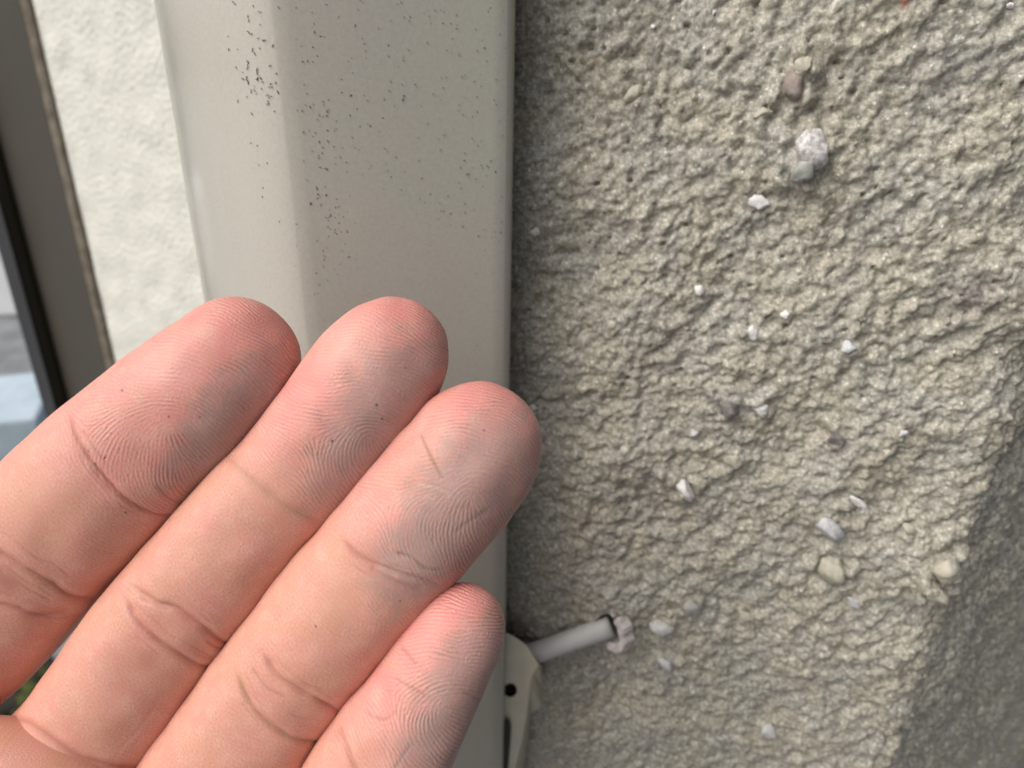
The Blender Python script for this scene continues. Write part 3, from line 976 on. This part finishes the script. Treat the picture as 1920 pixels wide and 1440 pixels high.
    yy = -(GY - cym); xx = GX - cxm                        # yy grows towards the tip
    dx, dy = feat.get('delta', (-6.5, -7.5))
    pc = np.arctan2(yy, xx); pd = np.arctan2(yy - dy, xx - dx)
    th = 0.5 * (pc - pd)
    th = th - 0.42 * np.arctan2(xx, np.maximum(yy, 0) + 5.0) * sstep(-2, 5, yy)
    low = sstep(cym + 9, cym + 15, GY)
    warp = band_noise((nx, ny), st_, 5.0, 16.0, rng)
    th = th + 0.16 * warp
    th_mid = feat.get('mid', 0.0) + 0.22 * warp
    c2 = np.cos(2 * th) * (1 - low) + np.cos(2 * th_mid) * low; s2_ = np.sin(2 * th) * (1 - low) + np.sin(2 * th_mid) * low
    th = -0.5 * np.arctan2(s2_, c2)                     # the grid's second axis runs from the tip down
    fp = fingerprint(nx, ny, st_, th, 0.45, rng)
    fxi, fyi = X / st_ + nx / 2, Y / st_
    R = sample(fp, fxi, fyi)
    def nz(lo, hi, rg_=rng):
        return sample(band_noise((nx, ny), st_, lo, hi, rg_), fxi, fyi)
    padm = sstep(cym + 15, cym + 7, Y)
    amp_n = np.clip(0.9 + 0.22 * nz(3, 9), 0.5, 1.3)
    amp = (0.30 + 0.70 * padm) * amp_n * front * sstep(11.5, 8.5, np.abs(X))
    for (bx, by, br, k) in feat.get('smooth', []):
        amp *= 1 - 0.7 * k * np.exp(-(((ppx - bx) ** 2 + (ppy - by) ** 2) / br ** 2))
    disp = 0.000030 * amp * R
    # soft unevenness of flesh, fine cross lines
    disp += 0.00005 * nz(5, 14) * front * sstep(0, 6, Y)
    disp += 0.000013 * nz(0.25, 0.8) * front
    # pad fullness and joints
    for (bx, by, br, k) in feat.get('bulge', []):
        disp += k * np.exp(-(((ppx - bx) ** 2 + (ppy - by) ** 2) / br ** 2)) * front
    col = np.tile(SKIN, X.shape + (1,)).astype(float)
    def mixc(c, w):
        nonlocal col
        w = np.clip(w, 0, 1)[..., None]
        col = col * (1 - w) + np.asarray(c) * w
    blot = nz(3, 10)
    mixc(PINK, 0.26 + 0.13 * blot)
    mixc(YEL, sstep(cym + 8, cym + 16, Y) * (0.50 + 0.10 * nz(6, 16)))
    mixc(PINK, 0.55 * sstep(12, 1, Y))
    mixc(PALE, np.clip(0.10 * nz(1.5, 5), 0, 0.2))
    fn_ = nz(0.3, 0.9)
    col *= (1 + 0.055 * fn_)[..., None]
    for (bx, by, br, k, c) in feat.get('blobs', []):
        mixc(c, k * np.exp(-(((ppx - bx) ** 2 + (ppy - by) ** 2) / br ** 2)) * (0.85 + 0.25 * blot))
    # furrows between ridges are redder, ridge tops paler
    mixc(np.array([0.50, 0.21, 0.16]), 0.30 * amp * sstep(0.1, -0.8, R))
    mixc(PALE, 0.18 * amp * sstep(0.2, 0.9, R))
    # creases
    crl = []
    for cr in feat.get('creases', []):
        crl.append(cr)
        if cr[1] >= 0.00014 and cr[2] < 9:                  # fine companion wrinkles beside each joint fold
            for _ in range(5):
                pts_ = np.array(cr[0], float)
                f0_, f1_ = sorted(rng.uniform(0, 1, 2)); f1_ = max(f1_, min(1, f0_ + 0.35))
                cc_ = catmull(pts_, 6); n_ = len(cc_)
                seg_ = cc_[int(f0_ * (n_ - 1)):int(f1_ * (n_ - 1)) + 1:4]
                if len(seg_) < 3: continue
                crl.append((seg_ + rng.normal(0, 22, 2) * np.array([.7, .7]) + rng.normal(0, 2.0, seg_.shape), 0.00004, 2.2, RED, 0.16))
    wob_d = 0.5 * nz(2.0, 6.0)
    for cr in crl:
        pts, dep, wpx, cc, ck = cr
        d, al_ = poly_dist(ppx, ppy, pts)
        d = np.abs(d + wob_d * (d < 40))
        d = np.where(fsel, d, 1e9)
        prof = np.exp(-(d / wpx) ** 2) * (sstep(0, 0.12, al_) * sstep(1, 0.88, al_) * 0.8 + 0.2)
        shoulder = np.exp(-((d - 2.4 * wpx) / (1.4 * wpx)) ** 2)
        fold = np.exp(-(d / 2.2) ** 2) * sstep(0, 0.15, al_) * sstep(1, 0.85, al_)
        disp += -0.5 * dep * fold
        mixc(cc, 0.5 * ck * fold)
        disp += -dep * prof + 0.22 * dep * shoulder * sstep(0, 0.2, al_) * sstep(1, 0.8, al_)
        mixc(cc, ck * prof)
    # chalky grey dust rubbed off the cover
    for (bx, by, ma, mi, dirx, k) in feat.get('dust', []):
        e = np.array(dirx, float); e /= np.linalg.norm(e)
        da = ((ppx - bx) * e[0] + (ppy - by) * e[1]) / ma; db = (-(ppx - bx) * e[1] + (ppy - by) * e[0]) / mi
        rr2 = np.sqrt(da ** 2 + db ** 2) + 0.07 * nz(2, 6) + 0.05 * nz(0.4, 1.2) + 0.05 * R * amp
        wdu = k * sstep(1.25, 0.40, rr2) * fsel
        mixc(DUST, wdu * (0.90 + 0.10 * R) * np.clip(0.95 + 0.12 * nz(0.6, 2.0), 0.5, 1))
        rim_ = np.exp(-((rr2 - 0.9) / 0.16) ** 2) * fsel
        mixc(GRIME, (0.22 * wdu + 0.20 * rim_) * amp * sstep(-0.1, -0.85, R) * np.clip(0.7 + 0.5 * nz(2, 5), 0, 1.2))
    for (bx, by, br) in feat.get('specks', []):
        d = np.hypot(ppx - bx, ppy - by)
        mixc((0.05, 0.03, 0.025), 0.9 * sstep(br * 1.5, br * 0.6, d) * fsel)
    # back of the finger
    col = np.where((front[..., None] > 0.5), col, SKIN * 0.95)
    Pg = Pg + nrm_ * disp[..., None]
    V, q, tr = closed_tube_mesh(Pg, tipp + (tipp - ctr[-1]) * 0)
    colv = np.vstack([col.reshape(-1, 3), SKIN, PINK])
    return V, q, tr, colv

RED = np.array([0.48, 0.19, 0.14]); BRN = np.array([0.42, 0.22, 0.13])
D1 = 0.00020
fingers = []
# index
fingers.append(build_finger("index",
    [(-620, 1690, 165, .100), (-450, 1545, 158, .098), (-320, 1415, 150, .097), (-190, 1290, 147, .0955), (-42, 1159, 142, .0945), (100, 997, 142, .0935), (161, 935, 145, .093), (230, 868, 141, .0925), (297, 805, 134, .092), (371, 741, 128, .0915)],
    (429, 687, 115, 135, (.73, -.68), 2.2, .0913, 0.0008),
    dict(core=(325, 800),
         creases=[([(128, 772), (143, 820), (178, 872), (232, 930), (285, 962), (345, 968)], 0.00016, 5, RED, .55),
                  ([(-30, 1022), (40, 1060), (90, 1090), (135, 1118), (185, 1122)], 0.00022, 8, RED, .45),
                  ([(-30, 1128), (30, 1142), (80, 1155), (140, 1142)], 0.00020, 8, RED, .4),
                  ([(290, 905), (330, 940), (390, 950)], 0.00006, 4, RED, .3)],
         bulge=[(400, 760, 110, .0005), (150, 985, 90, .0003)],
         smooth=[(260, 700, 70, .8), (420, 620, 60, .5)],
         blobs=[(420, 640, 60, .5, PINK), (330, 720, 60, .35, PINK), (300, 690, 40, .4, PALE), (60, 960, 70, .5, YEL), (10, 1100, 40, .6, RED)],
         dust=[(440, 800, 200, 92, (.66, -.75), .82)],
         specks=[(177, 870, 2.2), (196, 858, 2.2), (165, 846, 1.5), (318, 780, 1.6), (375, 780, 1.4), (236, 961, 2.0), (230, 732, 2)]), 1))
# middle
fingers.append(build_finger("middle",
    [(-190, 1800, 150, .100), (-60, 1650, 145, .098), (55, 1512, 139, .0965), (167, 1380, 127, .095), (287, 1202, 121, .0935), (390, 1075, 117, .0925), (486, 959, 112, .0917), (555, 888, 111, .0912), (645, 776, 114, .0906)],
    (697, 709, 116, 166, (.65, -.76), 2.15, .0904, 0.0008),
    dict(core=(690, 818), delta=(-5.0, -3.5),
         creases=[([(420, 850), (470, 900), (540, 950), (610, 985)], 0.00010, 10, BRN, .35),
                  ([(240, 1095), (290, 1128), (330, 1142), (380, 1172), (415, 1203), (445, 1215)], 0.00024, 7, RED, .5),
                  ([(232, 1118), (255, 1160), (290, 1195), (330, 1222), (375, 1248), (415, 1252)], 0.00022, 6, RED, .5),
                  ([(385, 1198), (405, 1214), (435, 1222)], 0.00010, 4, RED, .4),
                  ([(310, 1300), (262, 1365), (220, 1410)], 0.00002, 3, PALE, .15),
                  ([(-20, 1352), (40, 1350), (70, 1366), (100, 1387), (150, 1417), (200, 1431), (240, 1438), (290, 1446)], 0.00008, 8, RED, .8)],
         bulge=[(690, 770, 110, .0005), (430, 1060, 90, .0003), (200, 1330, 90, .0004)],
         smooth=[(600, 680, 50, .7), (700, 590, 50, .5)],
         blobs=[(600, 720, 55, .7, PINK), (560, 760, 50, .6, PINK), (740, 590, 70, .4, PINK), (660, 660, 60, .45, PALE), (530, 915, 55, .65, YEL), (340, 1175, 45, .45, RED), (270, 1240, 55, .4, RED), (830, 690, 50, .4, PINK)],
         dust=[(728, 752, 175, 92, (.66, -.75), .68), (660, 880, 120, 80, (.66, -.75), .55)],
         specks=[(706, 757, 2.2), (623, 826, 2.2), (715, 782, 1.8), (760, 690, 1.3)]), 2))
# ring
fingers.append(build_finger("ring",
    [(80, 1870, 140, .098), (200, 1715, 133, .096), (310, 1572, 127, .0945), (425, 1425, 126, .093), (530, 1274, 122, .0918), (656, 1120, 125, .0905), (735, 1030, 126, .0898), (838, 908, 127, .0892)],
    (868, 871, 124, 164, (.62, -.785), 2.2, .089, 0.0010),
    dict(core=(880, 930),
         creases=[([(640, 1010), (675, 1045), (720, 1064), (780, 1084), (835, 1098)], 0.00016, 6, RED, .5),
                  ([(738, 1034), (775, 1048), (800, 1066), (830, 1070)], 0.00010, 3.5, GRIME, .5),
                  ([(690, 1062), (740, 1090), (800, 1110)], 0.00012, 7, RED, .5),
                  ([(490, 1222), (520, 1265), (555, 1290), (600, 1315), (645, 1338)], 0.00024, 7, RED, .5),
                  ([(440, 1255), (463, 1308), (490, 1345), (530, 1375), (570, 1391), (612, 1392)], 0.00022, 6, BRN, .5),
                  ([(470, 1250), (500, 1290), (540, 1310)], 0.00008, 4, RED, .3),
                  ([(788, 810), (803, 842), (823, 882), (836, 900)], 0.00007, 2.3, (0.34, 0.19, 0.10), .62),
                  ([(780, 905), (820, 912), (860, 935)], 0.00004, 3, PALE, .5),
                  ([(920, 950), (880, 975), (850, 1000)], 0.00003, 5, GRIME, .3)],
         bulge=[(870, 900, 110, .0005), (590, 1200, 90, .0003)],
         smooth=[(780, 860, 50, .85), (740, 930, 45, .6)],
         blobs=[(880, 740, 60, .75, PINK), (770, 900, 50, .4, YEL), (640, 1120, 60, .45, YEL), (980, 850, 40, .4, BRN), (545, 1320, 40, .35, RED), (700, 1050, 40, .35, RED)],
         dust=[(878, 920, 205, 104, (.62, -.785), .78), (775, 1060, 110, 85, (.62, -.785), .6)],
         specks=[(907, 808, 1.6), (750, 1127, 1.6), (594, 1172, 1.8)]), 3))
# little
fingers.append(build_finger("little",
    [(330, 2060, 128, .095), (440, 1900, 124, .0935), (535, 1740, 121, .0918), (610, 1615, 119, .0905), (678, 1492, 121, .0892), (741, 1388, 114, .0882), (792, 1306, 99, .0876)],
    (846, 1211, 85, 124, (.50, -.866), 2.2, .0872, 0.0010),
    dict(core=(830, 1318), delta=(-5.5, -2.5),
         creases=[([(632, 1355), (648, 1400), (668, 1445), (690, 1470)], 0.00018, 6, RED, .5),
                  ([(755, 1212), (768, 1228), (783, 1248)], 0.000025, 3, RED, .6),
                  ([(735, 1268), (780, 1292), (815, 1312)], 0.000025, 3, RED, .4),
                  ([(685, 1335), (720, 1350), (745, 1330)], 0.000025, 3.5, RED, .4),
                  ([(860, 1290), (895, 1310), (905, 1330)], 0.000025, 3, GRIME, .4),
                  ([(775, 1390), (750, 1425), (735, 1450)], 0.000025, 3.5, GRIME, .35)],
         bulge=[(830, 1270, 95, .0005)],
         smooth=[(710, 1270, 45, .7)],
         blobs=[(860, 1130, 60, .75, PINK), (780, 1200, 60, .55, PINK), (710, 1290, 60, .45, PINK), (680, 1400, 60, .4, YEL), (925, 1150, 30, .5, BRN)],
         dust=[(868, 1290, 175, 78, (.50, -.866), .78), (800, 1420, 90, 80, (.5, -.866), .5)],
         specks=[]), 4))
for r_ in RIMS: rim_piece(*r_)
# thumb, palm and forearm (out of the picture but part of the same body)
others = [build_finger("thumb", [(-560, 2500, 260, .115), (-820, 2150, 210, .112), (-1060, 1900, 175, .110), (-1260, 1720, 165, .108)], (-1400, 1600, 150, 190, (-.75, -.66), 2.3, .107, 0), None, 9, plain=True),
          build_finger("palm", [(-1900, 3700, 380, .150), (-1450, 3200, 380, .140), (-1050, 2750, 430, .125), (-700, 2350, 540, .112), (-420, 2050, 560, .106)], (-260, 1870, 540, 240, (.68, -.73), 3.2, .104, 0), None, 9, plain=True, bf=0.30, bb=0.30)]
def pad(px, py, rx, ry, rot, d, rz_mm, n1=120, n2=60):
    """fleshy pad at a finger's root: an ellipsoid facing the camera with skin lines"""
    c = at_depth(np.array(float(px)), np.array(float(py)), np.array(d))
    a = math.radians(rot)
    e1 = math.cos(a) * RT + math.sin(a) * UP; e2 = -math.sin(a) * RT + math.cos(a) * UP; e3 = -fw
    u = np.linspace(-math.pi / 2 + 0.02, math.pi / 2 - 0.02, n2 * 4); v = np.linspace(0, 2 * math.pi, n1 * 4, endpoint=False)
    UU, VV = np.meshgrid(u, v, indexing='ij')
    Pg = c + (np.cos(UU) * np.cos(VV) * rx * d / F)[..., None] * e1 + (np.cos(UU) * np.sin(VV) * ry * d / F)[..., None] * e2 + (np.sin(UU) * rz_mm / 1000)[..., None] * e3
    rg_ = np.random.default_rng(int(px) % 97)
    X_ = (Pg - c) @ e1 * 1000; Y_ = (Pg - c) @ e2 * 1000
    w1 = sample(band_noise((300, 300), 0.2, 4, 14, rg_), X_ / 0.2 + 150, Y_ / 0.2 + 150)
    lines = np.sin(X_ * 2 * math.pi / 0.55 + 2.2 * w1)
    Pg = Pg + (0.000020 * lines * sstep(0.1, 0.5, np.sin(UU)) + 0.0001 * w1)[..., None] * (np.sin(UU)[..., None] * e3)
    V, q, tr = closed_tube_mesh(Pg)
    q = q[:, ::-1]; tr = tr[:, ::-1]
    col = np.tile(SKIN, (len(V), 1)); k = np.clip(0.35 + 0.3 * w1, 0, 1).reshape(-1)
    col[:len(k)] = SKIN * (1 - k[:, None]) + YEL * k[:, None]
    lk = (0.25 * (0.5 - 0.5 * lines)).reshape(-1, 1)
    col[:len(k)] = col[:len(k)] * (1 - lk) + RED * lk
    return V, q, tr, col
others.append(pad(-30, 1590, 310, 240, -8, 0.0885, 9.5))
others.append(pad(330, 1840, 260, 220, -30, 0.0885, 9, 40, 20))
others.append(pad(-420, 1560, 260, 230, -30, 0.0935, 9, 40, 20))

def part_mesh(t):
    V, q, tr, col = t
    me = mesh_np("hand", V, q, tr)
    set_color(me, "skin_tone", col)
    bm = bmesh.new(); bm.from_mesh(me)
    if bm.calc_volume(signed=True) < 0:
        bmesh.ops.reverse_faces(bm, faces=bm.faces[:]); bm.to_mesh(me)
    bm.free()
    return me
metas = [part_mesh(t) for t in fingers + others]
# unite everything into one continuous skin
hand = bpy.data.objects.new("hand", metas[-4]); C.objects.link(hand)
tmp = []
for me in [x for x in metas if x is not metas[-4]]:
    o = bpy.data.objects.new("operand", me); C.objects.link(o); tmp.append(o)
    md = hand.modifiers.new("join", 'BOOLEAN'); md.operation = 'UNION'; md.solver = 'MANIFOLD'; md.object = o
dg = bpy.context.evaluated_depsgraph_get()
nm = bpy.data.meshes.new_from_object(hand.evaluated_get(dg))
# where two surfaces meet the new vertices take the mean colour of their neighbours
co = np.empty(len(nm.vertices) * 3, np.float32); nm.vertices.foreach_get("co", co); co = co.reshape(-1, 3)
def keys(a): return np.ascontiguousarray(np.round(a * 1e8).astype(np.int64)).view([('', np.int64)] * 3).ravel()
orig = []
for me_ in metas:
    q_ = np.empty(len(me_.vertices) * 3, np.float32); me_.vertices.foreach_get("co", q_); orig.append(q_.reshape(-1, 3))
isnew = ~np.isin(keys(co), keys(np.vstack(orig)))
attr = nm.color_attributes["skin_tone"]
cl = np.empty(len(co) * 4, np.float32); attr.data.foreach_get("color", cl); cl = cl.reshape(-1, 4)
ed = np.empty(len(nm.edges) * 2, np.int32); nm.edges.foreach_get("vertices", ed); ed = ed.reshape(-1, 2)
acc = np.zeros((len(co), 3)); cnt = np.zeros(len(co))
for a_i, b_i in ((0, 1), (1, 0)):
    ok_ = isnew[ed[:, a_i]] & ~isnew[ed[:, b_i]]
    np.add.at(acc, ed[ok_, a_i], cl[ed[ok_, b_i], :3]); np.add.at(cnt, ed[ok_, a_i], 1)
m_ = isnew & (cnt > 0)
cl[m_, :3] = acc[m_] / cnt[m_, None]
cl[isnew & (cnt == 0), :3] = SKIN * 0.8
attr.data.foreach_set("color", cl.ravel())
hand.modifiers.clear(); hand.data = nm
for o in tmp: bpy.data.objects.remove(o)
nm.materials.clear(); nm.materials.append(M_skin)
nm.polygons.foreach_set("use_smooth", np.ones(len(nm.polygons), bool)); nm.update()
tag(hand, "open left hand with grey chalky dust on its four fingertips held before the duct cover", "hand")
